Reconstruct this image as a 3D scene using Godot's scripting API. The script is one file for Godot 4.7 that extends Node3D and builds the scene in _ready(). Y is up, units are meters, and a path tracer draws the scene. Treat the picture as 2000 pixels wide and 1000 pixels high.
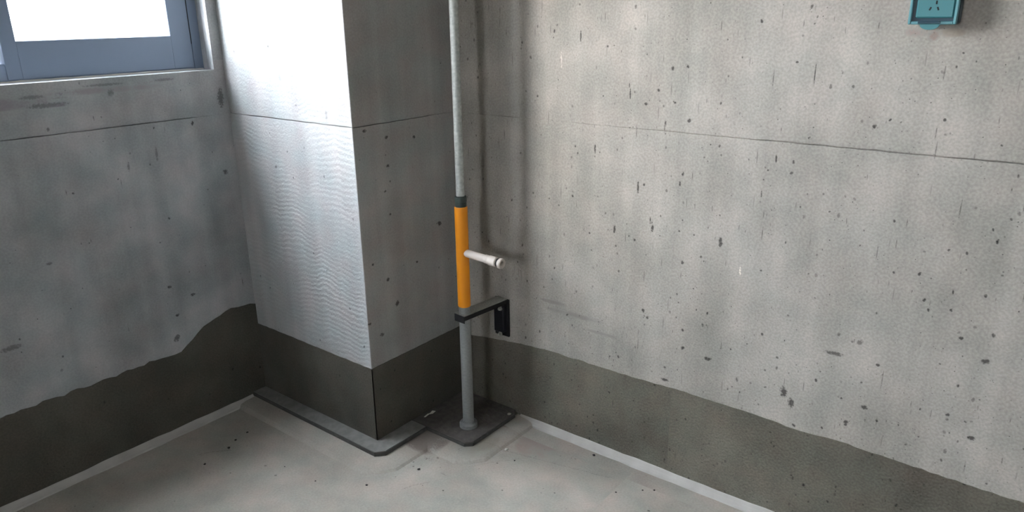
extends Node3D

# Bare concrete corner: window wall (z = 0), column in the corner, right wall (x = 0). Metres, y up.
const COL_W := 0.474      # column along the window wall
const COL_D := 0.685      # column along the right wall
const SEAM := 1.159       # height of the formwork joint
const ROOM_X := -3.9
const ROOM_Z := 4.3
const ROOM_H := 2.75
const SILL := 1.3165
const WIN_L := -2.25
const FILL_GAP_Z0 := 1.9  # span of the added fill light opening, out of view
const FILL_GAP_Z1 := 2.4
const WIN_R := -0.514
const WIN_TOP := 2.6
const JAMB := 0.027         # the right reveal opens a little towards the frame
const PIPE := Vector3(-0.2, 0, 0.885)

var M := {}
var used := {}
var rng := RandomNumberGenerator.new()


func _ready():
	rng.seed = 4711
	var cam := Camera3D.new()
	cam.name = "camera"
	cam.fov = 38.2417
	cam.position = Vector3(-2.0015, 1.5, 2.5246)
	cam.rotation = Vector3(-0.3194, -0.9027, -0.0141)
	cam.near = 0.05
	cam.far = 200.0
	add_child(cam)
	cam.current = true
	var env := Environment.new()
	env.background_mode = Environment.BG_SKY
	var sky := Sky.new()
	var sm := ProceduralSkyMaterial.new()
	sm.sky_top_color = Color(0.92, 0.955, 1.0)
	sm.sky_horizon_color = Color(0.985, 0.985, 1.0)
	sm.ground_horizon_color = Color(0.45, 0.45, 0.43)
	sm.ground_bottom_color = Color(0.24, 0.24, 0.22)
	sm.sky_energy_multiplier = 1.0
	sky.sky_material = sm
	env.sky = sky
	env.background_energy_multiplier = 42.0
	env.ambient_light_source = Environment.AMBIENT_SOURCE_SKY
	env.tonemap_mode = Environment.TONE_MAPPER_LINEAR
	env.tonemap_exposure = 1.0
	env.sdfgi_enabled = true
	env.ssao_enabled = true
	env.ssil_enabled = true
	var we := WorldEnvironment.new()
	we.name = "world_environment"
	we.environment = env
	add_child(we)
	var sun := DirectionalLight3D.new()     # low sun spread by haze
	sun.name = "hazy_sun"
	sun.light_color = Color(1.0, 0.96, 0.91)
	sun.light_energy = 0.6
	sun.light_angular_distance = 12.0
	sun.sky_mode = DirectionalLight3D.SKY_MODE_LIGHT_ONLY
	sun.shadow_enabled = true
	add_child(sun)
	sun.look_at_from_position(Vector3.ZERO, Vector3(1.3, -0.5, 1.0), Vector3.UP)

	make_materials()
	build_shell()
	build_column()
	build_skirting()
	build_floor()
	build_window()
	build_riser()
	build_bracket()
	build_socket()
	build_debris()


# ---------------------------------------------------------------- helpers

func numbered(n: String) -> String:
	if not used.has(n):
		used[n] = 0
		return n
	used[n] += 1
	return "%s_%03d" % [n, used[n]]


func begin() -> SurfaceTool:
	var st := SurfaceTool.new()
	st.begin(Mesh.PRIMITIVE_TRIANGLES)
	return st


func obj(called: String, st: SurfaceTool, mat: Material, parent: Node = self) -> MeshInstance3D:
	var mi := MeshInstance3D.new()
	mi.name = numbered(called) if parent == self else called
	mi.mesh = st.commit()
	mi.material_override = mat
	parent.add_child(mi, true)
	return mi


func tag(o: Node, label: String, category: String, group := "", kind := ""):
	o.set_meta("label", label)
	o.set_meta("category", category)
	if group:
		o.set_meta("group", group)
	if kind:
		o.set_meta("kind", kind)


func thing(called: String, at: Vector3) -> Node3D:
	var o := Node3D.new()
	o.name = numbered(called)
	o.position = at
	add_child(o)
	return o


func tri(st: SurfaceTool, p: Array, n: Array, uv: Array):
	var g: Vector3 = (p[1] - p[0]).cross(p[2] - p[0])
	var order := [0, 1, 2] if g.dot(n[0] + n[1] + n[2]) < 0.0 else [0, 2, 1]
	for k in order:
		st.set_normal(n[k])
		st.set_uv(uv[k])
		st.add_vertex(p[k])


func quad(st: SurfaceTool, a: Vector3, b: Vector3, c: Vector3, d: Vector3, n: Vector3, uv := []):
	if uv.is_empty():
		uv = [Vector2(0, 1), Vector2(1, 1), Vector2(1, 0), Vector2(0, 0)]
	tri(st, [a, b, c], [n, n, n], [uv[0], uv[1], uv[2]])
	tri(st, [a, c, d], [n, n, n], [uv[0], uv[2], uv[3]])


# a quad whose normal comes from its corners, turned towards hint
func face(st: SurfaceTool, a: Vector3, b: Vector3, c: Vector3, d: Vector3, hint: Vector3, uv := []):
	var n := (c - a).cross(d - b).normalized()
	if n.dot(hint) < 0.0:
		n = -n
	quad(st, a, b, c, d, n, uv)


# a box with chamfered edges, turned by basis
func add_box(st: SurfaceTool, c: Vector3, s: Vector3, bevel := 0.002, bs := Basis.IDENTITY):
	var h := s * 0.5
	var e := minf(bevel, minf(h.x, minf(h.y, h.z)) * 0.9)
	for ax in 3:
		var u := (ax + 1) % 3
		var v := (ax + 2) % 3
		for sg in [-1.0, 1.0]:
			var pts := []
			for q in [[-1, -1], [1, -1], [1, 1], [-1, 1]]:
				var p := Vector3.ZERO
				p[ax] = sg * h[ax]
				p[u] = q[0] * (h[u] - e)
				p[v] = q[1] * (h[v] - e)
				pts.append(c + bs * p)
			var n := Vector3.ZERO
			n[ax] = sg
			quad(st, pts[0], pts[1], pts[2], pts[3], bs * n)
		# chamfers along the axis ax
		for su in [-1.0, 1.0]:
			for sv in [-1.0, 1.0]:
				var a := Vector3.ZERO
				var b := Vector3.ZERO
				a[u] = su * h[u]
				a[v] = sv * (h[v] - e)
				b[u] = su * (h[u] - e)
				b[v] = sv * h[v]
				var l := Vector3.ZERO
				l[ax] = h[ax] - e
				var n2 := Vector3.ZERO
				n2[u] = su
				n2[v] = sv
				quad(st, c + bs * (a - l), c + bs * (a + l), c + bs * (b + l), c + bs * (b - l), (bs * n2).normalized())
	for sx in [-1.0, 1.0]:
		for sy in [-1.0, 1.0]:
			for sz in [-1.0, 1.0]:
				var n3 := bs * Vector3(sx, sy, sz).normalized()
				var p1 := c + bs * Vector3(sx * h.x, sy * (h.y - e), sz * (h.z - e))
				var p2 := c + bs * Vector3(sx * (h.x - e), sy * h.y, sz * (h.z - e))
				var p3 := c + bs * Vector3(sx * (h.x - e), sy * (h.y - e), sz * h.z)
				tri(st, [p1, p2, p3], [n3, n3, n3], [Vector2.ZERO, Vector2.ZERO, Vector2.ZERO])


# a profile of (radius, distance along axis) turned round an axis
func add_lathe(st: SurfaceTool, at: Vector3, axis: Vector3, prof: Array, segs := 28):
	var w := axis.normalized()
	var u := w.cross(Vector3.RIGHT if absf(w.x) < 0.8 else Vector3.UP).normalized()
	var v := w.cross(u)
	for k in prof.size() - 1:
		var r0: float = prof[k][0]
		var r1: float = prof[k + 1][0]
		var h0: float = prof[k][1]
		var h1: float = prof[k + 1][1]
		for i in segs:
			var t0 := TAU * i / segs
			var t1 := TAU * (i + 1) / segs
			var d0 := u * cos(t0) + v * sin(t0)
			var d1 := u * cos(t1) + v * sin(t1)
			var sl := Vector2(h1 - h0, r0 - r1).normalized()
			var n0 := (d0 * sl.x + w * sl.y).normalized()
			var n1 := (d1 * sl.x + w * sl.y).normalized()
			var a := at + d0 * r0 + w * h0
			var b := at + d1 * r0 + w * h0
			var c := at + d1 * r1 + w * h1
			var d := at + d0 * r1 + w * h1
			var ua := Vector2(float(i) / segs, h0)
			var ub := Vector2(float(i + 1) / segs, h0)
			var uc := Vector2(float(i + 1) / segs, h1)
			var ud := Vector2(float(i) / segs, h1)
			if r0 > 0.0:
				tri(st, [a, b, c], [n0, n1, n1], [ua, ub, uc])
			if r1 > 0.0:
				tri(st, [a, c, d], [n0, n1, n0], [ua, uc, ud])


# a flat outline (x, y in the plane u, v) with thickness along w; rim edges slightly chamfered
func add_plate(st: SurfaceTool, pts: PackedVector2Array, o: Vector3, u: Vector3, v: Vector3, w: Vector3, thick: float, uvscale := 1.0):
	var idx := Geometry2D.triangulate_polygon(pts)
	for s in [0.0, 1.0]:
		for k in range(0, idx.size(), 3):
			var p := []
			var t := []
			for j in 3:
				var q := pts[idx[k + j]]
				p.append(o + u * q.x + v * q.y + w * thick * s)
				t.append(Vector2(q.x, -q.y) * uvscale)
			var n := w if s > 0.5 else -w
			tri(st, p, [n, n, n], t)
	var cw := Geometry2D.is_polygon_clockwise(pts)
	for k in pts.size():
		var a := pts[k]
		var b := pts[(k + 1) % pts.size()]
		var e := b - a
		if e.length() < 1e-6:
			continue
		var out := Vector2(e.y, -e.x).normalized() * (-1.0 if cw else 1.0)
		var n := u * out.x + v * out.y
		var pa := o + u * a.x + v * a.y
		var pb := o + u * b.x + v * b.y
		var uv := [Vector2(a.x, -a.y) * uvscale, Vector2(b.x, -b.y) * uvscale, Vector2(b.x, -b.y) * uvscale, Vector2(a.x, -a.y) * uvscale]
		quad(st, pa, pb, pb + w * thick, pa + w * thick, n, uv)


# ---------------------------------------------------------------- surfaces

func noise_bytes(w: int, h: int, freq: float, seed_: int, oct := 4, sy := 1) -> PackedByteArray:
	var n := FastNoiseLite.new()
	n.seed = seed_
	n.noise_type = FastNoiseLite.TYPE_SIMPLEX_SMOOTH
	n.frequency = freq
	n.fractal_type = FastNoiseLite.FRACTAL_FBM
	n.fractal_octaves = oct
	var im := n.get_image(w, maxi(8, h / sy), false, false, true)
	im.convert(Image.FORMAT_L8)
	if sy > 1:
		im.resize(w, h, Image.INTERPOLATE_CUBIC)
	return im.get_data()


# o: ppm pixels per metre, cols (two sRGB colours the tone wanders between), cloud, streak, grain, pits per
# square metre, marks [u mm, v mm, w mm, h mm] measured from the texture's lower left corner, ridges
func concrete(w_m: float, h_m: float, seed_: int, o: Dictionary) -> StandardMaterial3D:
	var ppm: float = o.get("ppm", 700.0)
	var w := int(w_m * ppm)
	var h := int(h_m * ppm)
	var f := 700.0 / ppm
	var cl := noise_bytes(w, h, 0.0035 * f, seed_, 5)
	var sk := noise_bytes(w, h, 0.014 * f, seed_ + 1, 5, int(o.get("stretch", 24)))
	var gr := noise_bytes(w, h, 0.16 * f, seed_ + 2, 3)
	var ti := noise_bytes(w, h, 0.009 * f, seed_ + 3, 3)
	var kc: float = o.get("cloud", 0.2)
	var ks: float = o.get("streak", 0.2)
	var kg: float = o.get("grain", 0.16)
	var kt: float = o.get("tint", 0.05)
	var base: Color = o.get("color", Color(0.66, 0.655, 0.64))
	var km: float = o.get("mottle", 0.0)
	var rd: float = o.get("ridge", 0.0)
	var px := PackedByteArray()
	px.resize(w * h * 3)
	var ht := PackedByteArray()
	ht.resize(w * h)
	var i := 0
	var br := base.r * 255.0
	var bg := base.g * 255.0
	var bb := base.b * 255.0
	for y in h:
		for x in w:
			var c := (cl[i] - 128) * 0.0039
			var s := (sk[i] - 128) * 0.0039
			var g := (gr[i] - 128) * 0.0039
			var t := (ti[i] - 128) * 0.0039 * kt
			var v := 1.0 + kc * c + ks * s + kg * g + km * (ti[i] - 128) * 0.0039
			var e := 150.0 + 70.0 * g + 40.0 * s
			if rd > 0.0:
				var wv := sin(y * 0.47 + c * 15.0 + s * 5.0 + sin(x * 0.021) * 1.2) * clampf(0.75 + c * 2.0, 0.0, 1.0)
				e += rd * wv * 26.0
				v += rd * wv * 0.005
			px[i * 3] = clampi(int(br * (v + t)), 0, 255)
			px[i * 3 + 1] = clampi(int(bg * (v - t * 0.35)), 0, 255)
			px[i * 3 + 2] = clampi(int(bb * (v - t * 0.5)), 0, 255)
			ht[i] = clampi(int(e), 0, 255)
			i += 1
	var r := RandomNumberGenerator.new()
	r.seed = seed_ * 77
	var m := []
	for k in int(float(o.get("pits", 0.0)) * w_m * h_m):
		var big := pow(r.randf(), 5.0)
		var low := pow(r.randf(), float(o.get("pits_low", 1.0)))
		var sz := 1.6 + 7.0 * big
		m.append([r.randf() * w_m * 1000.0, low * h_m * 1000.0, sz, sz * r.randf_range(0.8, 1.7), 0.18 + 0.3 * r.randf()])
	for k in int(float(o.get("ticks", 0.0)) * w_m * h_m):
		m.append([r.randf() * w_m * 1000.0, r.randf() * h_m * 1000.0, 1.8 + r.randf() * 1.5, 8.0 + 42.0 * pow(r.randf(), 2.0), 0.12 + 0.2 * r.randf()])
	var mk: Array = o.get("marks", [])
	for q in o.get("lines", []):      # fine cracks and scratches: [u0, v0, u1, v1 mm, strength]
		var n := int(Vector2(q[2] - q[0], q[3] - q[1]).length() / 4.0)
		for k in n:
			var t := float(k) / n
			m.append([lerpf(q[0], q[2], t) + r.randf_range(-2, 2) + 6.0 * sin(t * 5.0), lerpf(q[1], q[3], t) + r.randf_range(-2, 2), 4.0, 4.0, q[4] * r.randf_range(0.3, 1.2)])
	for k in mk.size():
		m.append([mk[k][0], mk[k][1], mk[k][2], mk[k][3], mk[k][4] if mk[k].size() > 4 else 0.5])
	for q in m:
		var cx: float = q[0] * 0.001 * ppm
		var cy: float = h - q[1] * 0.001 * ppm
		var rx: float = maxf(0.9, q[2] * 0.0005 * ppm * 0.95)
		var ry: float = maxf(0.9, q[3] * 0.0005 * ppm * 0.95)
		var lean := (absf(fmod(q[0] * 7.13 + q[1] * 3.7, 10.0)) - 5.0) * 0.06
		for yy in range(maxi(0, int(cy - ry - 1)), mini(h, int(cy + ry + 2))):
			for xx in range(maxi(0, int(cx - rx * 1.6 - 1)), mini(w, int(cx + rx * 1.6 + 2))):
				var j := yy * w + xx
				var dx := (xx - cx + lean * (yy - cy) * minf(1.0, rx / ry)) / rx
				var dy := (yy - cy) / ry
				var wob := (gr[j] - 128) * 0.009
				var d := 1.25 - dx * dx - dy * dy + wob
				if d <= 0.0:
					continue
				var a: float = clampf(d * 1.1, 0.0, 1.0) * q[4]
				for ch in 3:
					px[j * 3 + ch] = clampi(int(px[j * 3 + ch] * (1.0 - a)), 0, 255)
				if q[4] > 0.0:
					ht[j] = clampi(int(ht[j] - a * 150.0), 0, 255)
	for q in o.get("tinted", []):      # stains and toned patches: [u mm, v mm, w mm, h mm, colour, strength]
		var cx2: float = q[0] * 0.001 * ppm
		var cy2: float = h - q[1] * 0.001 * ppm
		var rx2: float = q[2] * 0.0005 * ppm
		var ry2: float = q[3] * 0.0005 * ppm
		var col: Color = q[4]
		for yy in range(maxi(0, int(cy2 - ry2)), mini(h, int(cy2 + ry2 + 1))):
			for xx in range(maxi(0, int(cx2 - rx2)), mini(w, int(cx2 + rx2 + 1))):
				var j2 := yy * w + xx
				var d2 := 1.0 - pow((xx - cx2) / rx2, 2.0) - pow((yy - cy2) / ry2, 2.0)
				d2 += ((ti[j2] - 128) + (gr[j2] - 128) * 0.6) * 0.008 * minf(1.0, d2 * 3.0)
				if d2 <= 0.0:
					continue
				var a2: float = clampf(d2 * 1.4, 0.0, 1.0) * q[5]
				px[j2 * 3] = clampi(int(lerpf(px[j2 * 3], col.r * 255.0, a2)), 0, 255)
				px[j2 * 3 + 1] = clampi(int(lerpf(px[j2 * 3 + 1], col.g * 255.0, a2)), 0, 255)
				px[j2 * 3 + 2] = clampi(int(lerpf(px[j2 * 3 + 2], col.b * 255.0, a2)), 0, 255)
	var mat := StandardMaterial3D.new()
	mat.albedo_texture = ImageTexture.create_from_image(Image.create_from_data(w, h, false, Image.FORMAT_RGB8, px))
	mat.roughness = o.get("rough", 0.85)
	mat.heightmap_enabled = true
	mat.heightmap_scale = o.get("relief", 0.25)
	mat.heightmap_texture = ImageTexture.create_from_image(Image.create_from_data(w, h, false, Image.FORMAT_L8, ht))
	mat.metallic_specular = 0.35
	return mat


func plain(c: Color, rough := 0.6, metal := 0.0) -> StandardMaterial3D:
	var m := StandardMaterial3D.new()
	m.albedo_color = c
	m.roughness = rough
	m.metallic = metal
	return m


# the same kind of surface without unwrapping: fine noise laid on from three sides
func noisy(a: Color, b: Color, scale: float, freq: float, rough := 0.8, metal := 0.0, relief := 0.0) -> StandardMaterial3D:
	var n := FastNoiseLite.new()
	n.seed = int(freq * 1000.0) + int(scale * 10.0)
	n.frequency = freq
	n.fractal_octaves = 4
	var t := NoiseTexture2D.new()
	t.width = 256
	t.height = 256
	t.seamless = true
	t.noise = n
	var g := Gradient.new()
	g.set_color(0, a)
	g.set_color(1, b)
	t.color_ramp = g
	var m := StandardMaterial3D.new()
	m.albedo_texture = t
	m.uv1_triplanar = true
	m.uv1_world_triplanar = true
	m.uv1_scale = Vector3.ONE * scale
	m.roughness = rough
	m.metallic = metal
	if relief > 0.0:
		var t2 := NoiseTexture2D.new()
		t2.width = 256
		t2.height = 256
		t2.seamless = true
		t2.noise = n
		t2.as_normal_map = true
		t2.bump_strength = 4.0
		m.normal_enabled = true
		m.normal_texture = t2
		m.normal_scale = relief * 4.0
	return m


const RW0 := 600.0    # the right wall's picture starts at z = 0.6
const RIGHT_UPPER := [[1407, 1262, 5, 33], [1403, 1286, 3, 15], [1542, 1340, 9, 14], [1589, 1346, 9, 8], [1500, 1277, 9, 9], [1462, 1235, 13, 9], [1227, 1426, 5, 34], [1789, 1469, 8, 10], [1602, 1196, 12, 11], [1556, 1244, 9, 7], [1529, 1181, 4, 18], [1287, 1083, 7, 29], [1939, 1338, 3, 65], [2129, 1237, 6, 7], [2246, 1245, 7, 8], [2096, 1219, 9, 12], [1891, 1367, 7, 7]]
const RIGHT_MIDDLE := [[1593, 1037, 8, 15], [1585, 1008, 6, 15], [1446, 979, 7, 41], [1467, 990, 8, 9], [1204, 918, 8, 10], [1831, 1010, 4, 19], [1367, 830, 9, 26], [1493, 880, 5, 22], [1502, 856, 10, 25], [1441, 807, 10, 9], [1724, 851, 12, 30], [1609, 765, 10, 12], [1862, 1112, 5, 22], [2383, 1000, 5, 7], [2396, 972, 7, 9], [2394, 836, 7, 9], [2326, 831, 4, 17]]
const RIGHT_LOWER := [[1483, 575, 11, 13], [1499, 554, 9, 13], [1623, 543, 12, 9], [1627, 482, 13, 12], [1711, 469, 19, 14], [1572, 353, 28, 10], [2421, 669, 18, 15], [2361, 716, 10, 10], [2268, 796, 8, 10], [2248, 862, 8, 10], [2281, 772, 7, 10], [2329, 783, 6, 7], [2424, 455, 17, 13], [1951, 432, 20, 39], [2036, 497, 9, 11]]
const RIGHT_FOOT := [[2129, 393, 13, 17], [2169, 456, 17, 14], [2374, 588, 7, 9], [2364, 502, 11, 9], [2108, 463, 7, 7], [2205, 427, 7, 8], [2187, 590, 10, 9], [2135, 642, 15, 16, 0.3], [2075, 592, 52, 12, 0.4], [1990, 335, 11, 10], [2066, 312, 10, 11], [1975, 405, 18, 30, 0.5]]
const COLUMN_PITS := [[-426, 1144, 16, 11], [-334, 1111, 16, 11], [-207, 1095, 14, 10], [-336, 1016, 14, 10], [-355, 932, 12, 8, 0.4], [-339, 849, 12, 8, 0.4], [-101, 761, 21, 17], [-433, 693, 12, 8], [-371, 620, 14, 14], [-227, 646, 12, 9], [-334, 519, 17, 21], [-467, 485, 14, 10], [-415, 427, 20, 14, 0.4]]
const WINDOW_WALL_MARKS := [[-1081, 1249, 121, 15, 0.25], [-1119, 1276, 79, 12, 0.2], [-906, 1296, 127, 9, 0.2], [-887, 1270, 21, 23, 0.25], [-703, 1297, 68, 10, 0.2], [-626, 1140, 11, 14], [-804, 573, 14, 11], [-723, 518, 19, 11], [-792, 459, 14, 11], [-808, 372, 24, 26, 0.4], [-872, 1025, 8, 34, 0.25], [-771, 1052, 9, 52, 0.2], [-504, 1218, 24, 74, 0.35], [-524, 947, 19, 19, 0.4], [-1324, 528, 62, 19, 0.25], [-1169, 763, 21, 9, 0.25]]


func shifted(lists: Array, by: float) -> Array:
	var r := []
	for l in lists:
		for q in l:
			var c: Array = q.duplicate()
			c[0] = c[0] + by
			r.append(c)
	return r


func make_materials():
	var grey := Color(0.655, 0.636, 0.603)
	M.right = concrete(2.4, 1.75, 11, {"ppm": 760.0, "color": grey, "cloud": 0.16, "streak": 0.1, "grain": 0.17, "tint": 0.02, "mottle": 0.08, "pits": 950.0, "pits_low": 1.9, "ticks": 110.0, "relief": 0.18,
		"marks": shifted([RIGHT_UPPER, RIGHT_MIDDLE, RIGHT_LOWER, RIGHT_FOOT], -RW0) + [[1790.0 - RW0, 775, 5, 26, -0.35], [1155.0 - RW0, 1350, 5, 55, -0.2]],
		"tinted": [[2160.0 - RW0, 1442, 60, 26, Color(0.56, 0.44, 0.41), 0.35], [2195.0 - RW0, 1436, 30, 26, Color(0.50, 0.38, 0.35), 0.4], [2230.0 - RW0, 1442, 60, 22, Color(0.56, 0.50, 0.43), 0.35], [1215.0 - RW0, 492, 250, 22, Color(0.46, 0.45, 0.43), 0.4], [1130.0 - RW0, 520, 120, 18, Color(0.44, 0.43, 0.41), 0.3], [1340.0 - RW0, 452, 150, 16, Color(0.46, 0.45, 0.43), 0.35]]})  # the wide low patches by the pipe only darken the wall tone
	M.win = concrete(1.8, 1.35, 23, {"ppm": 640.0, "color": Color(0.635, 0.64, 0.64), "cloud": 0.24, "mottle": 0.08, "streak": 0.11, "grain": 0.1, "pits": 60.0, "ticks": 8.0, "relief": 0.15, "marks": shifted([WINDOW_WALL_MARKS], 1800.0),
		"tinted": [[560, 1262, 420, 40, Color(0.50, 0.47, 0.50), 0.5], [900, 1280, 380, 26, Color(0.55, 0.51, 0.52), 0.5]]})
	M.column_side = concrete(0.7, 1.6, 37, {"ppm": 700.0, "color": Color(0.66, 0.66, 0.655), "cloud": 0.12, "streak": 0.08, "grain": 0.08, "pits": 90.0, "pits_low": 1.6, "relief": 0.3, "ridge": 1.0, "marks": [[250, 985, 12, 12, 0.3], [560, 1190, 14, 40, 0.15], [330, 1300, 18, 22, 0.12]]})
	M.column_front = concrete(0.5, 1.6, 41, {"ppm": 800.0, "color": Color(0.63, 0.625, 0.61), "cloud": 0.14, "streak": 0.09, "grain": 0.1, "pits": 140.0, "pits_low": 1.6, "relief": 0.18, "marks": shifted([COLUMN_PITS], 474.0)})
	M.floor = concrete(1.5, 1.5, 53, {"mottle": 0.06, "ppm": 520.0, "color": Color(0.66, 0.635, 0.595), "cloud": 0.16, "streak": 0.05, "grain": 0.1, "stretch": 2, "pits": 60.0, "ticks": 4.0, "relief": 0.15, "rough": 0.75,
		"lines": [[1330, 620, 1480, 40, 0.14], [1010, 560, 1090, 520, 0.2], [700, 1300, 800, 1230, 0.25], [1230, 470, 1420, 330, 0.1]],
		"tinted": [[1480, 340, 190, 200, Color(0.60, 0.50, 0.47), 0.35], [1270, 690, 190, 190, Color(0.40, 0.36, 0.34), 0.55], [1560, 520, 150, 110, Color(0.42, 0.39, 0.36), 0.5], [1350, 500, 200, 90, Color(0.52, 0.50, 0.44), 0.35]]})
	M.band = concrete(1.6, 0.5, 61, {"ppm": 640.0, "color": Color(0.335, 0.325, 0.295), "cloud": 0.2, "streak": 0.08, "grain": 0.2, "stretch": 3, "pits": 120.0, "relief": 0.3})
	M.band_right = concrete(1.6, 0.5, 67, {"ppm": 640.0, "color": Color(0.415, 0.40, 0.36), "cloud": 0.3, "streak": 0.08, "grain": 0.2, "stretch": 3, "pits": 900.0, "pits_low": 1.8, "ticks": 30.0, "relief": 0.6})
	M.shell = noisy(Color(0.56, 0.555, 0.54), Color(0.66, 0.655, 0.64), 0.8, 0.02)
	M.mortar = noisy(Color(0.46, 0.455, 0.44), Color(0.56, 0.555, 0.535), 3.0, 0.03, 0.85, 0.0, 0.12)
	M.dark_mortar = noisy(Color(0.33, 0.31, 0.30), Color(0.42, 0.40, 0.38), 4.0, 0.03, 0.85, 0.0, 0.2)
	M.cove = noisy(Color(0.68, 0.665, 0.64), Color(0.78, 0.765, 0.735), 2.0, 0.02, 0.7)
	M.edge = noisy(Color(0.25, 0.25, 0.24), Color(0.33, 0.325, 0.31), 5.0, 0.03, 0.85)  # dark tone that paints shade on the sides of ledge and plinth
	M.frame = plain(Color(0.50, 0.56, 0.64), 0.45, 0.0)
	M.gasket = plain(Color(0.06, 0.07, 0.08), 0.7)
	M.bead = plain(Color(0.80, 0.86, 0.88), 0.4)
	M.galv = noisy(Color(0.62, 0.64, 0.63), Color(0.80, 0.82, 0.80), 9.0, 0.03, 0.5, 0.25)
	M.steel = noisy(Color(0.50, 0.51, 0.505), Color(0.60, 0.61, 0.60), 9.0, 0.04, 0.6, 0.1)
	M.yellow = plain(Color(0.93, 0.58, 0.06), 0.5)
	M.coupling = noisy(Color(0.16, 0.20, 0.19), Color(0.24, 0.29, 0.27), 12.0, 0.05, 0.5, 0.1)
	M.white = plain(Color(0.84, 0.80, 0.76), 0.5)
	M.zinc = noisy(Color(0.56, 0.56, 0.53), Color(0.74, 0.74, 0.70), 12.0, 0.04, 0.45, 0.3)
	M.black = plain(Color(0.05, 0.055, 0.07), 0.6)
	M.navy = plain(Color(0.07, 0.08, 0.12), 0.5)
	M.teal = plain(Color(0.22, 0.475, 0.50), 0.4)
	M.teal_dark = plain(Color(0.04, 0.22, 0.28), 0.45)
	M.teal_light = plain(Color(0.35, 0.56, 0.585), 0.35)
	M.hole = plain(Color(0.01, 0.05, 0.06), 0.8)
	M.scrap = plain(Color(0.88, 0.87, 0.83), 0.8)
	M.crumb = noisy(Color(0.14, 0.14, 0.13), Color(0.24, 0.23, 0.22), 20.0, 0.05, 0.95)
	var gl := StandardMaterial3D.new()
	gl.transparency = BaseMaterial3D.TRANSPARENCY_ALPHA
	gl.albedo_color = Color(0.95, 0.98, 1.0, 0.06)
	gl.roughness = 0.02
	gl.metallic_specular = 0.5
	M.glass = gl


# ---------------------------------------------------------------- the room

# a wall face from u0 to u1 (along udir from o) and y0 to y1, with an open formwork joint at SEAM whose width and depth wander
func joint_face(st: SurfaceTool, o: Vector3, udir: Vector3, n: Vector3, u0: float, u1: float, y0: float, y1: float, uvf: Callable, strength: Callable):
	var cols := maxi(2, int((u1 - u0) / 0.03))
	var prev := []
	for k in cols + 1:
		var u := lerpf(u0, u1, float(k) / cols)
		var s: float = strength.call(u) * rng.randf_range(0.55, 1.25)
		var yc := SEAM + rng.randf_range(-0.0008, 0.0008)
		var hw := 0.0022 * minf(1.0, s + 0.2)
		var dp := 0.009 * s
		var b := o + udir * u
		var cur := [b + Vector3(0, y0, 0), b + Vector3(0, yc - hw, 0), b + Vector3(0, yc - hw * 0.5, 0) - n * dp, b + Vector3(0, yc + hw * 0.5, 0) - n * dp, b + Vector3(0, yc + hw, 0), b + Vector3(0, y1, 0)]
		if k:
			for j in 5:
				var q := [prev[j], cur[j], cur[j + 1], prev[j + 1]]
				var uv := []
				for p in q:
					uv.append(uvf.call(p))
				var hint := n
				if j == 1:
					hint = n + Vector3.UP
				elif j == 3:
					hint = n - Vector3.UP
				face(st, q[0], q[1], q[2], q[3], hint, uv)
		prev = cur


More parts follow.
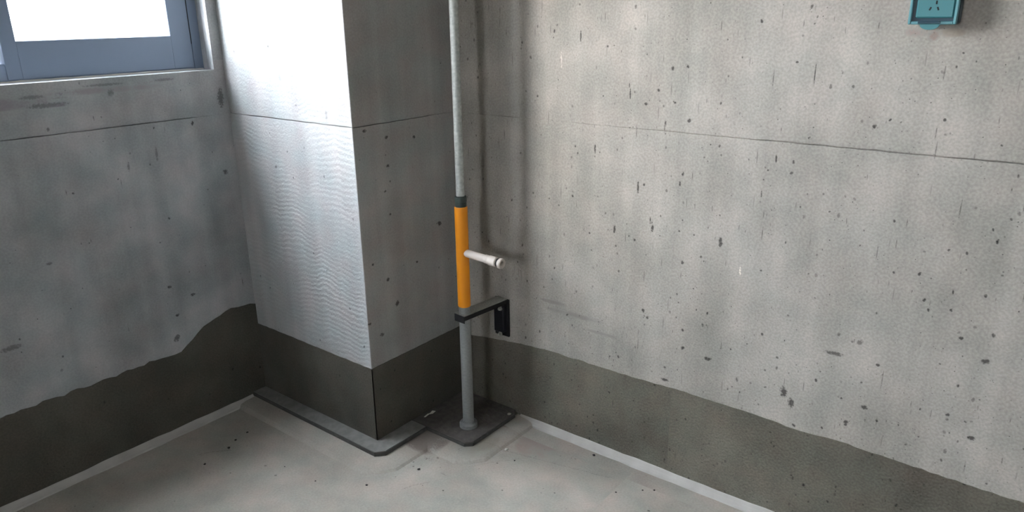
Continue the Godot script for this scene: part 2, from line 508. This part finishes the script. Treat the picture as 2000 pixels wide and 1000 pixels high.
func build_shell():
	# right wall
	var st := begin()
	var uvr := func(p: Vector3) -> Vector2: return Vector2((p.z - RW0 * 0.001) / 2.4, 1.0 - p.y / 1.75)
	joint_face(st, Vector3.ZERO, Vector3.BACK, Vector3.LEFT, 0.0, ROOM_Z, 0.0, ROOM_H, uvr,
		func(z): return 0.2 if z < 1.35 else clampf(0.25 + (z - 1.35) * 0.8, 0.0, 1.0))
	add_box(st, Vector3(0.11, ROOM_H * 0.5, ROOM_Z * 0.5), Vector3(0.2, ROOM_H + 0.4, ROOM_Z + 0.4), 0.0)
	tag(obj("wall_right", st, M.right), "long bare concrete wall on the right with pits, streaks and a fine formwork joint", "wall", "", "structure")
	# window wall: below, above, left and right of the opening
	st = begin()
	var uvw := func(p: Vector3) -> Vector2: return Vector2((p.x + 1.8) / 1.8, 1.0 - p.y / 1.35)
	joint_face(st, Vector3.ZERO, Vector3.RIGHT, Vector3.BACK, ROOM_X, -COL_W + 0.05, 0.0, SILL, uvw,
		func(u): return 1.0 if u < -0.62 else 0.15)
	var zo := -0.22
	for r in [[ROOM_X, WIN_L, SILL, ROOM_H], [WIN_R, -COL_W + 0.05, SILL, ROOM_H], [WIN_L, WIN_R, WIN_TOP, ROOM_H]]:
		var q := [Vector3(r[0], r[2], 0), Vector3(r[1], r[2], 0), Vector3(r[1], r[3], 0), Vector3(r[0], r[3], 0)]
		quad(st, q[0], q[1], q[2], q[3], Vector3.BACK, q.map(uvw))
	# sill (falling a little into the room), jambs, lintel soffit
	var sz := -0.095
	var sy := SILL - 0.001
	var rv := [[Vector3(WIN_L, SILL, 0), Vector3(WIN_R, SILL, 0), Vector3(WIN_R + JAMB, sy, sz), Vector3(WIN_L, sy, sz), Vector3.UP],
		[Vector3(WIN_L, sy, sz), Vector3(WIN_R + JAMB, sy, sz), Vector3(WIN_R + JAMB, sy, zo), Vector3(WIN_L, sy, zo), Vector3.UP],
		[Vector3(WIN_R, SILL, 0), Vector3(WIN_R, WIN_TOP, 0), Vector3(WIN_R + JAMB, WIN_TOP, sz), Vector3(WIN_R + JAMB, sy, sz), Vector3.LEFT],
		[Vector3(WIN_R + JAMB, sy, sz), Vector3(WIN_R + JAMB, WIN_TOP, sz), Vector3(WIN_R + JAMB, WIN_TOP, zo), Vector3(WIN_R + JAMB, sy, zo), Vector3.LEFT],
		[Vector3(WIN_L, SILL, 0), Vector3(WIN_L, WIN_TOP, 0), Vector3(WIN_L, WIN_TOP, zo), Vector3(WIN_L, SILL, zo), Vector3.RIGHT],
		[Vector3(WIN_L, WIN_TOP, 0), Vector3(WIN_R, WIN_TOP, 0), Vector3(WIN_R + JAMB, WIN_TOP, zo), Vector3(WIN_L, WIN_TOP, zo), Vector3.DOWN]]
	for q in rv:
		var uv := []
		for k in 4:
			uv.append(Vector2((q[k].x + q[k].z + 1.8) / 1.8, 1.0 - (q[k].y + q[k].z) / 1.35))
		face(st, q[0], q[1], q[2], q[3], q[4], uv)
	for r in [[ROOM_X - 0.2, 0.2, -0.2, SILL - 0.03], [ROOM_X - 0.2, 0.2, WIN_TOP + 0.02, ROOM_H + 0.2], [ROOM_X - 0.2, WIN_L - 0.001, SILL - 0.03, WIN_TOP + 0.02], [WIN_R + 0.02, 0.2, SILL - 0.03, WIN_TOP + 0.02]]:
		add_box(st, Vector3((r[0] + r[1]) * 0.5, (r[2] + r[3]) * 0.5, (zo - 0.02) * 0.5), Vector3(r[1] - r[0], r[3] - r[2], -zo - 0.02), 0.0)
	tag(obj("wall_left", st, M.win), "shaded concrete wall under the window with a stained strip below the sill", "wall", "", "structure")
	st = begin()
	# with an unseen opening added here to let fill light in
	for r in [[-0.2, FILL_GAP_Z0, -0.2, ROOM_H + 0.2], [FILL_GAP_Z1, ROOM_Z + 0.2, -0.2, ROOM_H + 0.2], [FILL_GAP_Z0, FILL_GAP_Z1, 1.98, ROOM_H + 0.2], [FILL_GAP_Z0, FILL_GAP_Z1, -0.2, 1.4]]:
		add_box(st, Vector3(ROOM_X - 0.1, (r[2] + r[3]) * 0.5, (r[0] + r[1]) * 0.5), Vector3(0.2, r[3] - r[2], r[1] - r[0]), 0.0)
	tag(obj("wall_near", st, M.shell), "bare concrete wall of the room outside the picture to the left", "wall", "", "structure")
	st = begin()
	add_box(st, Vector3(ROOM_X * 0.5, ROOM_H * 0.5, ROOM_Z + 0.1), Vector3(-ROOM_X + 0.4, ROOM_H + 0.4, 0.2), 0.0)
	tag(obj("wall_back", st, M.shell), "bare concrete wall of the room behind the camera", "wall", "", "structure")
	st = begin()
	add_box(st, Vector3(ROOM_X * 0.5, ROOM_H + 0.1, ROOM_Z * 0.5), Vector3(-ROOM_X + 0.4, 0.2, ROOM_Z + 0.4), 0.0)
	tag(obj("ceiling", st, M.shell), "bare concrete ceiling slab above the room", "ceiling", "", "structure")


func build_column():
	var st := begin()
	var uv1 := func(p: Vector3) -> Vector2: return Vector2(p.z / 0.7, 1.0 - p.y / 1.6)
	joint_face(st, Vector3(-COL_W, 0, 0), Vector3.BACK, Vector3.LEFT, -0.05, COL_D - 0.002, 0.0, ROOM_H, uv1, func(_z): return 0.9)
	var uvc := []
	var side := obj("wall_column_side", st, M.column_side)
	tag(side, "window-lit side of the concrete corner column with fine trowel ridges", "column", "", "structure")
	st = begin()
	var uv2 := func(p: Vector3) -> Vector2: return Vector2((p.x + 0.474) / 0.5, 1.0 - p.y / 1.6)
	joint_face(st, Vector3(-COL_W, 0, COL_D), Vector3.RIGHT, Vector3.BACK, 0.002, COL_W, 0.0, ROOM_H, uv2, func(u): return 0.7 if u < 0.36 else 0.1)
	# the arris is worn, not knife sharp
	var prev := []
	for k in 93:
		var y := minf(ROOM_H, k * 0.03)
		var w := rng.randf_range(0.0, 0.0006)
		var cur := [Vector3(-COL_W, y, COL_D - 0.002), Vector3(-COL_W + 0.0006 + w, y, COL_D - 0.0006 - w), Vector3(-COL_W + 0.002, y, COL_D)]
		if k:
			for j in 2:
				face(st, prev[j], prev[j + 1], cur[j + 1], cur[j], Vector3(-1, 0, 1), [uv2.call(prev[j]), uv2.call(prev[j + 1]), uv2.call(cur[j + 1]), uv2.call(cur[j])])
		prev = cur
	# core, set back so that the joint can be recessed
	add_box(st, Vector3(-COL_W * 0.5 + 0.01, ROOM_H * 0.5, COL_D * 0.5 - 0.01), Vector3(COL_W - 0.02, ROOM_H, COL_D - 0.02), 0.0)
	var front := obj("wall_column_front", st, M.column_front)
	tag(front, "shaded face of the concrete corner column turned to the room, pitted with dark holes", "column", "", "structure")


# the dark waterproof coating along the foot of the walls: an outline with an uneven upper edge, 3 mm thick
func band(called: String, tops: Array, o: Vector3, u: Vector3, n: Vector3, label: String, wob := 0.003):
	var pts := PackedVector2Array()
	pts.append(Vector2(tops[0][0], 0.0))
	pts.append(Vector2(tops[-1][0], 0.0))
	for k in range(tops.size() - 1, -1, -1):
		pts.append(Vector2(tops[k][0], tops[k][1]))
		if k > 0:
			var steps := int(absf(tops[k][0] - tops[k - 1][0]) / 0.02)
			for j in range(1, steps):
				var t := float(j) / steps
				pts.append(Vector2(lerpf(tops[k][0], tops[k - 1][0], t), lerpf(tops[k][1], tops[k - 1][1], t) + rng.randf_range(-wob, wob)))
	var st := begin()
	add_plate(st, pts, o, u, Vector3.UP, n, 0.003, 1.0 / 1.6)
	tag(obj(called, st, M.band_right if called == "baseboard_right" else M.band), label, "skirting", "", "structure")


func build_skirting():
	for m in [M.band, M.band_right]:
		m.uv1_scale = Vector3(1.0, 1.6 / 0.5, 1.0)
	band("baseboard_left", [[ROOM_X, 0.312], [-1.4, 0.314], [-1.06, 0.3155], [-0.9, 0.317], [-0.80, 0.313], [-0.75, 0.345], [-0.70, 0.381], [-0.65, 0.396], [-0.58, 0.416], [-0.52, 0.408], [-0.474, 0.40]],
		Vector3.ZERO, Vector3.RIGHT, Vector3.BACK, "dark waterproof coating along the foot of the window wall, its edge rising near the column", 0.006)
	band("baseboard_column_side", [[0.0, 0.315], [COL_D + 0.003, 0.3155]], Vector3(-COL_W, 0, 0), Vector3.BACK, Vector3.LEFT, "dark waterproof coating on the foot of the column below its window-lit side", 0.001)
	band("baseboard_column_front", [[-COL_W - 0.003, 0.3155], [0.0, 0.317]], Vector3(0, 0, COL_D), Vector3.RIGHT, Vector3.BACK, "dark waterproof coating on the foot of the column's shaded face behind the pipe", 0.001)
	band("baseboard_right", [[COL_D, 0.286], [0.75, 0.288], [0.94, 0.312], [1.09, 0.3255], [1.45, 0.325], [1.65, 0.332], [1.89, 0.329], [1.99, 0.324], [2.12, 0.3295], [2.27, 0.325], [2.45, 0.321], [ROOM_Z, 0.325]],
		Vector3.ZERO, Vector3.BACK, Vector3.LEFT, "brownish grey waterproof coating running along the foot of the right wall", 0.002)


func build_floor():
	var st := begin()
	var uvf := func(p: Vector3) -> Vector2: return Vector2((p.x + 1.6) / 1.5, (p.z + p.y) / 1.5)
	var q := [Vector3(ROOM_X, 0, 0), Vector3(0, 0, 0), Vector3(0, 0, ROOM_Z), Vector3(ROOM_X, 0, ROOM_Z)]
	quad(st, q[0], q[1], q[2], q[3], Vector3.UP, q.map(uvf))
	add_box(st, Vector3(ROOM_X * 0.5, -0.11, ROOM_Z * 0.5), Vector3(-ROOM_X + 0.4, 0.2, ROOM_Z + 0.4), 0.0)
	tag(obj("floor", st, M.floor), "pale grey cement screed floor in front of the column", "floor", "", "structure")
	# coves where the screed runs up to the walls
	cove("trim_1", Vector3(ROOM_X, 0, 0.003), Vector3.RIGHT, Vector3.BACK, -0.54 - ROOM_X, "pale screed cove along the foot of the window wall")
	cove("trim_2", Vector3(-0.003, 0, 0.98), Vector3.BACK, Vector3.LEFT, ROOM_Z - 0.98, "pale screed cove along the foot of the right wall")
	# raised mortar ledge round the column, and the square plinth of the pipe joined to it
	var edge := PackedVector2Array([Vector2(-0.537, 0.0), Vector2(-0.537, 0.737), Vector2(-0.508, 0.764), Vector2(-0.30, 0.764)])
	var ledge := PackedVector2Array(edge)
	ledge.append_array(PackedVector2Array([Vector2(-0.30, 0.66), Vector2(-0.46, 0.66), Vector2(-0.46, 0.0)]))
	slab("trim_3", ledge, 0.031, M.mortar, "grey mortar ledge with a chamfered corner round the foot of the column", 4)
	var pad := PackedVector2Array([Vector2(-0.30, 0.66), Vector2(-0.30, 0.95), Vector2(-0.278, 0.973), Vector2(-0.03, 0.973), Vector2(-0.0, 0.95), Vector2(0.0, 0.66)])
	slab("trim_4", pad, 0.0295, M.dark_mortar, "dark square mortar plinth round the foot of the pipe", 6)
	# screed sloping away from both
	var path := PackedVector2Array([Vector2(-0.537, 0.0), Vector2(-0.537, 0.2), Vector2(-0.537, 0.45), Vector2(-0.537, 0.737), Vector2(-0.524, 0.752), Vector2(-0.508, 0.764), Vector2(-0.40, 0.764), Vector2(-0.30, 0.764), Vector2(-0.30, 0.86), Vector2(-0.30, 0.95), Vector2(-0.29, 0.963), Vector2(-0.278, 0.973), Vector2(-0.15, 0.973), Vector2(0.0, 0.973)])
	st = begin()
	var rings := [[-0.01, 0.0145], [0.04, 0.0120], [0.066, 0.0092], [0.076, 0.0060], [0.085, 0.0002]]
	for k in path.size() - 1:
		var e := [offset_of(path, k), offset_of(path, k + 1)]
		for j in rings.size() - 1:
			var c := []
			for w in [[0, j], [1, j], [1, j + 1], [0, j + 1]]:
				var d: Vector2 = path[k + w[0]] + e[w[0]] * rings[w[1]][0]
				c.append(Vector3(minf(d.x, 0.0), rings[w[1]][1], maxf(d.y, 0.0)))
			face(st, c[0], c[1], c[2], c[3], Vector3.UP, c.map(uvf))
	tag(obj("trim_5", st, M.floor), "pale screed rising to the mortar ledge and the pipe plinth", "screed", "", "structure")


func offset_of(path: PackedVector2Array, k: int) -> Vector2:
	var a := (path[k] - path[maxi(0, k - 1)]).normalized()
	var b := (path[mini(path.size() - 1, k + 1)] - path[k]).normalized()
	if k == 0:
		a = b
	if k == path.size() - 1:
		b = a
	var na := Vector2(-a.y, a.x)
	var nb := Vector2(-b.y, b.x)
	var m := (na + nb).normalized()
	return m / maxf(0.5, m.dot(na))


func cove(called: String, o: Vector3, u: Vector3, n: Vector3, length: float, label: String):
	var st := begin()
	var prof := [Vector2(0.0, 0.021), Vector2(0.003, 0.0190), Vector2(0.009, 0.0125), Vector2(0.017, 0.007), Vector2(0.024, 0.0045), Vector2(0.027, 0.0)]
	var steps := int(length / 0.05)
	var prev := []
	for k in steps + 1:
		var b := o + u * (length * k / steps)
		var s := rng.randf_range(0.9, 1.1)
		var cur := []
		for p in prof:
			cur.append(b + n * p.x * s + Vector3.UP * p.y * s)
		if k:
			for j in prof.size() - 1:
				var c := [prev[j], cur[j], cur[j + 1], prev[j + 1]]
				var uv := []
				for p in c:
					uv.append(Vector2((p.x + 1.6) / 1.5, (p.z + p.y) / 1.5))
				face(st, c[0], c[1], c[2], c[3], Vector3.UP + n, uv)
		prev = cur
	tag(obj(called, st, M.cove), label, "cove", "", "structure")


# a slab of the height h over the outline; its first edges keep a small chamfer
func slab(called: String, pts: PackedVector2Array, h: float, mat: Material, label: String, _n: int):
	var st := begin()
	var inner: PackedVector2Array = Geometry2D.offset_polygon(pts, -0.003)[0]
	add_plate(st, inner, Vector3(0, 0.002, 0), Vector3.RIGHT, Vector3.BACK, Vector3.UP, h - 0.002)
	var o := obj(called, st, mat)
	tag(o, label, "mortar ledge", "", "structure")
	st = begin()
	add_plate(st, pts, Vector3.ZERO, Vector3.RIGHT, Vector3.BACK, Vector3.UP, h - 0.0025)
	obj("edge_shade", st, M.edge, o).set_meta("label", "edge coloured dark to stand for shade")  # shade of the side faces is put into this dark colour


# ---------------------------------------------------------------- the window

func rect_frame(st: SurfaceTool, x0: float, x1: float, y0: float, y1: float, wl: float, wr: float, wb: float, wt: float, z: float, d: float, bevel := 0.003):
	add_box(st, Vector3(x0 + wl * 0.5, (y0 + y1) * 0.5, z), Vector3(wl, y1 - y0, d), bevel)
	add_box(st, Vector3(x1 - wr * 0.5, (y0 + y1) * 0.5, z), Vector3(wr, y1 - y0, d), bevel)
	add_box(st, Vector3((x0 + wl + x1 - wr) * 0.5, y0 + wb * 0.5, z), Vector3(x1 - x0 - wl - wr + 0.002, wb, d), bevel)
	add_box(st, Vector3((x0 + wl + x1 - wr) * 0.5, y1 - wt * 0.5, z), Vector3(x1 - x0 - wl - wr + 0.002, wt, d), bevel)


func build_window():
	var xr := WIN_R + JAMB - 0.003
	var o := thing("window_1", Vector3(0, SILL - 0.001, -0.095))
	tag(o, "blue grey aluminium window with white daylight behind its panes", "window", "", "structure")
	var y1 := WIN_TOP - SILL + 0.001
	var st := begin()
	rect_frame(st, WIN_L, xr, 0.0, y1, 0.05, 0.040, 0.055, 0.05, -0.035, 0.06)
	obj("window_frame", st, M.frame, o)
	# sash in view
	var mx := -1.136
	st = begin()
	rect_frame(st, mx, xr - 0.042, 0.007, y1 - 0.05, 0.042, 0.074, 0.113, 0.06, -0.022, 0.04, 0.0012)
	var sash := obj("sash", st, M.frame, o)
	st = begin()
	add_box(st, Vector3((mx + xr) * 0.5 - 0.02, y1 * 0.5, -0.036), Vector3(xr - mx - 0.13, y1 - 0.2, 0.006), 0.0)
	obj("glass_pane", st, M.glass, sash)
	st = begin()
	add_box(st, Vector3(xr - 0.041, y1 * 0.5 + 0.025, -0.009), Vector3(0.004, y1 - 0.13, 0.012), 0.0)
	obj("gasket", st, M.gasket, sash)
	# neighbouring sash in the outer track
	st = begin()
	rect_frame(st, WIN_L + 0.045, mx - 0.004, 0.053, y1 - 0.05, 0.05, 0.05, 0.05, 0.06, -0.042, 0.034, 0.004)
	var sash2 := obj("sash", st, M.frame, o)
	st = begin()
	add_box(st, Vector3((WIN_L + mx) * 0.5 + 0.02, y1 * 0.5, -0.048), Vector3(mx - WIN_L - 0.13, y1 - 0.2, 0.006), 0.0)
	obj("glass_pane", st, M.glass, sash2)
	st = begin()
	add_box(st, Vector3(mx - 0.009, y1 * 0.5 + 0.03, -0.024), Vector3(0.008, y1 - 0.14, 0.012), 0.001)  # narrow pale strip drawn between the two sashes
	obj("pale_strip", st, M.bead, sash2).set_meta("label", "pale strip between the two sashes")
	# white bead along the foot of the frame
	st = begin()
	var prev := []
	for k in 59:
		var x := lerpf(WIN_L, xr - 0.01, k / 58.0)
		var t := rng.randf_range(0.8, 1.25)
		var cur := [Vector3(x, 0.004 * t, -0.003), Vector3(x, 0.0035 * t, 0.001), Vector3(x, 0.001, 0.004 * t + 0.001), Vector3(x, -0.002, 0.005 * t + 0.001)]
		if k:
			for j in 3:
				face(st, prev[j], cur[j], cur[j + 1], prev[j + 1], Vector3(0, 1, 1))
		prev = cur
	obj("white_bead", st, M.scrap, o).set_meta("label", "white bead along the foot of the frame")


# ---------------------------------------------------------------- the pipe

func build_riser():
	var o := thing("riser_pipe", PIPE + Vector3(0, 0.0295, 0))
	tag(o, "vertical steel riser pipe with a yellow sleeve and a short white side outlet", "pipe")
	var b := -0.0295
	var st := begin()
	add_lathe(st, Vector3.ZERO, Vector3.UP, [[0.034, 0.0], [0.034, 0.014], [0.031, 0.019], [0.0205, 0.020]])
	obj("foot_collar", st, M.steel, o).set_meta("label", "short wider collar at the foot of the pipe")
	st = begin()
	add_lathe(st, Vector3.ZERO, Vector3.UP, [[0.0205, 0.0], [0.0205, 0.53 + b]])
	obj("lower_pipe", st, M.steel, o)
	st = begin()
	add_lathe(st, Vector3.ZERO, Vector3.UP, [[0.017, 0.513 + b], [0.0215, 0.513 + b], [0.0225, 0.516 + b], [0.0225, 0.873 + b], [0.0215, 0.876 + b], [0.013, 0.876 + b]], 36)
	obj("sleeve", st, M.yellow, o).set_meta("label", "bright orange yellow plastic sleeve")
	st = begin()
	add_lathe(st, Vector3.ZERO, Vector3.UP, [[0.0195, 0.874 + b], [0.0195, 0.893 + b], [0.0205, 0.894 + b], [0.0205, 0.909 + b], [0.019, 0.912 + b], [0.013, 0.913 + b]])
	obj("coupling", st, M.coupling, o).set_meta("label", "dark greenish coupling above the sleeve")
	st = begin()
	add_lathe(st, Vector3.ZERO, Vector3.UP, [[0.0145, 0.87 + b], [0.0145, ROOM_H + b]])
	obj("upper_pipe", st, M.galv, o).set_meta("label", "thinner galvanised pipe running up to the ceiling")
	st = begin()
	var by := 0.713 + b
	var ax := Vector3(0, -0.05, 1.0)
	add_lathe(st, Vector3(0, by, 0.016), ax, [[0.0135, 0.0], [0.0135, 0.108]])
	add_lathe(st, Vector3(0, by, 0.016), ax, [[0.0135, 0.086], [0.0150, 0.088], [0.0150, 0.102], [0.0155, 0.104]])
	var br := obj("side_outlet", st, M.white, o)
	br.set_meta("label", "white plastic branch sticking out of the sleeve")
	st = begin()
	add_lathe(st, Vector3(0, by, 0.016), ax, [[0.0155, 0.104], [0.017, 0.106], [0.017, 0.134], [0.0155, 0.137], [0.012, 0.137]])
	obj("collar_nut", st, M.white, br)
	st = begin()
	add_lathe(st, Vector3(0, by, 0.016), ax, [[0.0125, 0.135], [0.0125, 0.146], [0.0175, 0.149], [0.0180, 0.158], [0.0165, 0.161], [0.0095, 0.159], [0.0085, 0.13]])
	obj("nozzle", st, M.white, br)
	st = begin()
	add_lathe(st, Vector3(0, by, 0.016), ax, [[0.0128, 0.1405], [0.0145, 0.1405], [0.0145, 0.144], [0.0128, 0.144]])
	obj("rubber_ring", st, M.gasket, br)


func build_bracket():
	var o := thing("pipe_bracket", Vector3(0, 0.408, 0.898))
	tag(o, "dark steel wall bracket with a slim arm holding the pipe", "bracket")
	# wall plate
	var st := begin()
	add_box(st, Vector3(-0.004, 0.0, 0.0), Vector3(0.008, 0.150, 0.066), 0.001)
	obj("wall_plate", st, M.black, o)
	st = begin()
	add_box(st, Vector3(-0.017, -0.002, 0.0), Vector3(0.022, 0.105, 0.046), 0.003)
	obj("arm_socket", st, M.navy, o)
	# the arm runs slightly askew; the pipe passes through a round hole near its end
	var bs := Basis(Vector3.UP, deg_to_rad(-5.0))
	var c := Vector3(PIPE.x, 0.0, PIPE.z - 0.898)
	var hole := 0.0215
	st = begin()
	var y_top := c + Vector3(0, 0.080, 0)
	var lower := Vector3(0, -0.003, 0)
	for k in 32:
		var ring := []
		for j in [k, k + 1]:
			var t: float = TAU * j / 32.0
			var d := Vector3(cos(t), 0, sin(t))
			ring.append(y_top + bs * (d * hole))
			ring.append(y_top + bs * (d * 0.0255 / maxf(absf(d.x), absf(d.z))))
		face(st, ring[0], ring[1], ring[3], ring[2], Vector3.UP)
		face(st, ring[0] + lower, ring[1] + lower, ring[3] + lower, ring[2] + lower, Vector3.DOWN)
		face(st, ring[0], ring[2], ring[2] + lower, ring[0] + lower, y_top - ring[0])
	add_box(st, y_top + lower * 0.5 + bs * Vector3(0.109, 0, 0), Vector3(0.167, 0.003, 0.051), 0.0008, bs)
	obj("arm_top", st, M.zinc, o).set_meta("label", "top of the arm coloured pale as a highlight")  # the pale tone paints the highlight along the top
	st = begin()
	add_box(st, c + bs * Vector3(0.083, 0.0685, 0.024), Vector3(0.219, 0.017, 0.003), 0.0008, bs)
	add_box(st, c + bs * Vector3(0.083, 0.0685, -0.024), Vector3(0.219, 0.017, 0.003), 0.0008, bs)
	add_box(st, c + bs * Vector3(-0.025, 0.0635, 0.0), Vector3(0.003, 0.027, 0.051), 0.0008, bs)
	obj("arm", st, M.black, o)
	for h in [0.043, -0.060]:
		st = begin()
		add_lathe(st, Vector3(-0.008, h, 0.0105 if h > 0 else 0.008) + Vector3(-0.018, 0, 0), Vector3.LEFT, [[0.009, 0.0], [0.009, 0.005], [0.0055, 0.006], [0.0055, 0.012], [0.0, 0.012]], 6)
		obj("bolt", st, M.zinc, o)


# ---------------------------------------------------------------- the socket

func build_socket():
	var o := thing("wall_socket", Vector3(0, 1.46, 2.195))
	tag(o, "teal plastic power socket box on the right wall near its top edge", "socket")
	var h := 0.112
	var st := begin()
	add_box(st, Vector3(-0.02, h * 0.5, 0), Vector3(0.04, h, 0.1), 0.004)
	obj("box", st, M.teal_dark, o)
	st = begin()
	# raised rim of the cover
	var zc := -0.044
	add_box(st, Vector3(zc, h * 0.5, -0.0455), Vector3(0.012, h, 0.007), 0.002)
	add_box(st, Vector3(zc, h * 0.5, 0.0455), Vector3(0.012, h, 0.007), 0.002)
	add_box(st, Vector3(zc, 0.0035, 0), Vector3(0.012, 0.007, 0.086), 0.002)
	add_box(st, Vector3(zc, h - 0.0035, 0), Vector3(0.012, 0.007, 0.086), 0.002)
	obj("cover_rim", st, M.teal_light, o)
	st = begin()
	add_box(st, Vector3(-0.041, h * 0.5, 0.0), Vector3(0.004, h - 0.012, 0.088), 0.001)
	obj("cover_back", st, M.teal_dark, o)
	st = begin()
	add_box(st, Vector3(-0.0455, h * 0.5 + 0.002, 0.003), Vector3(0.007, h - 0.024, 0.076), 0.003)
	var plate := obj("face_plate", st, M.teal, o)
	for q in [[0.034, -0.007, 0.4, 0.0], [0.034, 0.0085, -0.4, 0.0], [0.047, 0.004, 0.0, 0.0], [0.066, -0.008, 0.0, 0.0], [0.066, 0.010, 0.0, 0.0]]:
		st = begin()
		add_box(st, Vector3(-0.0490, q[0], q[1]), Vector3(0.0012, 0.0075, 0.0032), 0.0005, Basis(Vector3.RIGHT, q[2]))
		obj("pin_hole", st, M.hole, plate)
	st = begin()
	add_box(st, Vector3(-0.0505, 0.0045, -0.005), Vector3(0.003, 0.005, 0.046), 0.001)
	obj("lip", st, M.teal_dark, o)
	# rounded latch tab below the cover
	var pts := PackedVector2Array([Vector2(-0.026, 0.0)])
	for k in 9:
		var a := PI * k / 8.0
		pts.append(Vector2(-0.004 - 0.020 * cos(a), -0.0115 * sin(a)))
	pts.append(Vector2(0.018, 0.0))
	pts.append(Vector2(0.018, 0.003))
	pts.append(Vector2(-0.026, 0.003))
	st = begin()
	add_plate(st, pts, Vector3(-0.048, 0, 0), Vector3.BACK, Vector3.UP, Vector3.RIGHT, 0.012)
	obj("latch_tab", st, M.teal, o)


# ---------------------------------------------------------------- bits on the floor

func lump(st: SurfaceTool, r: Vector3, seed_: int):
	var g := RandomNumberGenerator.new()
	g.seed = seed_
	var rows := []
	for i in 5:
		var row := []
		for k in 8:
			var th := PI * i / 4.0
			var ph := TAU * k / 8.0
			var s := g.randf_range(0.75, 1.15) if i > 0 and i < 4 else 0.9
			row.append(Vector3(sin(th) * cos(ph) * r.x * s, (cos(th) * s + 0.85) * r.y, sin(th) * sin(ph) * r.z * s))
		rows.append(row)
	for i in 4:
		for k in 8:
			var a: Vector3 = rows[i][k]
			var b: Vector3 = rows[i][(k + 1) % 8]
			var c: Vector3 = rows[i + 1][(k + 1) % 8]
			var d: Vector3 = rows[i + 1][k]
			face(st, a, b, c, d, (a + b + c + d) * 0.25 - Vector3(0, r.y * 0.85, 0))


func build_debris():
	var n := 0
	for q in [[-0.4835, 0.9025, 7.0, "dark mortar crumb on the floor just right of the ledge's chamfered corner"], [-0.6535, 0.8264, 6.0, "dark mortar crumb on the floor in front of the ledge's chamfered corner"], [-0.2433, 1.1357, 4.0, "tiny crumb on the floor in front of the pipe plinth's front corner"],
			[-0.9159, 0.2755, 6.0, "dark crumb on the floor nearest the window wall, leftmost of all"], [-0.8062, 0.2503, 7.0, "dark crumb at the lower end of the row of three by the window wall"], [-0.7622, 0.2239, 6.0, "middle crumb of the row of three by the window wall"], [-0.705, 0.2123, 6.0, "crumb at the upper end of the row of three, near the column's inner corner"],
			[-0.0494, 1.3418, 8.0, "largest crumb, lying against the cove of the right wall"], [-0.1243, 1.5762, 4.0, "left crumb of the close pair on the floor near the right wall"], [-0.1011, 1.607, 5.0, "right crumb of the close pair on the floor near the right wall"], [-0.1862, 1.512, 4.0, "single tiny crumb on the floor left of the close pair by the right wall"],
			[-0.7428, 0.6698, 4.0, "tiny crumb on the floor left of the ledge, nearest the bottom of the picture"], [-0.7551, 0.5154, 3.0, "smallest crumb on the floor left of the middle of the ledge"]]:
		var st := begin()
		lump(st, Vector3(q[2] * 0.0008, q[2] * 0.0003, q[2] * 0.0008), 900 + n)
		var o := obj("mortar_crumb", st, M.crumb)
		o.position = Vector3(q[0], 0.0, q[1])
		tag(o, q[3], "crumb", "dark mortar crumbs on the floor")
		n += 1
	var s := begin()
	# a torn strip, bent in the middle
	var p := [Vector3(-0.024, 0.001, -0.001), Vector3(-0.006, 0.006, 0.001), Vector3(0.008, 0.003, 0.003), Vector3(0.024, 0.007, 0.003)]
	for k in 3:
		var w0 := 0.003 + 0.0015 * k
		var t := Vector3(0.4, 0.0, 0.9) * w0
		for dy in [0.0, 0.0012]:
			face(s, p[k] - t + Vector3(0, dy, 0), p[k + 1] - t * 1.2 + Vector3(0, dy, 0), p[k + 1] + t * 1.2 + Vector3(0, dy, 0), p[k] + t + Vector3(0, dy, 0), Vector3.UP if dy > 0 else Vector3.DOWN)
		face(s, p[k] + t, p[k + 1] + t * 1.2, p[k + 1] + t * 1.2 + Vector3(0, 0.0012, 0), p[k] + t + Vector3(0, 0.0012, 0), Vector3.BACK)
	var strip := obj("paper_scrap", s, M.scrap)
	strip.position = Vector3(-0.2333, 0.0295, 0.712)
	tag(strip, "small torn white strip lying at the foot of the column left of the pipe", "scrap")
	s = begin()
	lump(s, Vector3(0.008, 0.004, 0.007), 77)
	var chip := obj("plaster_chip", s, M.scrap)
	chip.position = Vector3(-0.0475, 0.0295, 0.958)
	tag(chip, "white plaster chip on the right corner of the pipe plinth", "chip")
	s = begin()
	lump(s, Vector3(0.008, 0.004, 0.007), 78)
	chip = obj("plaster_chip", s, M.scrap)
	chip.position = Vector3(-0.2095, 0.0, 1.072)
	tag(chip, "white plaster chip on the floor in front of the pipe plinth", "chip")
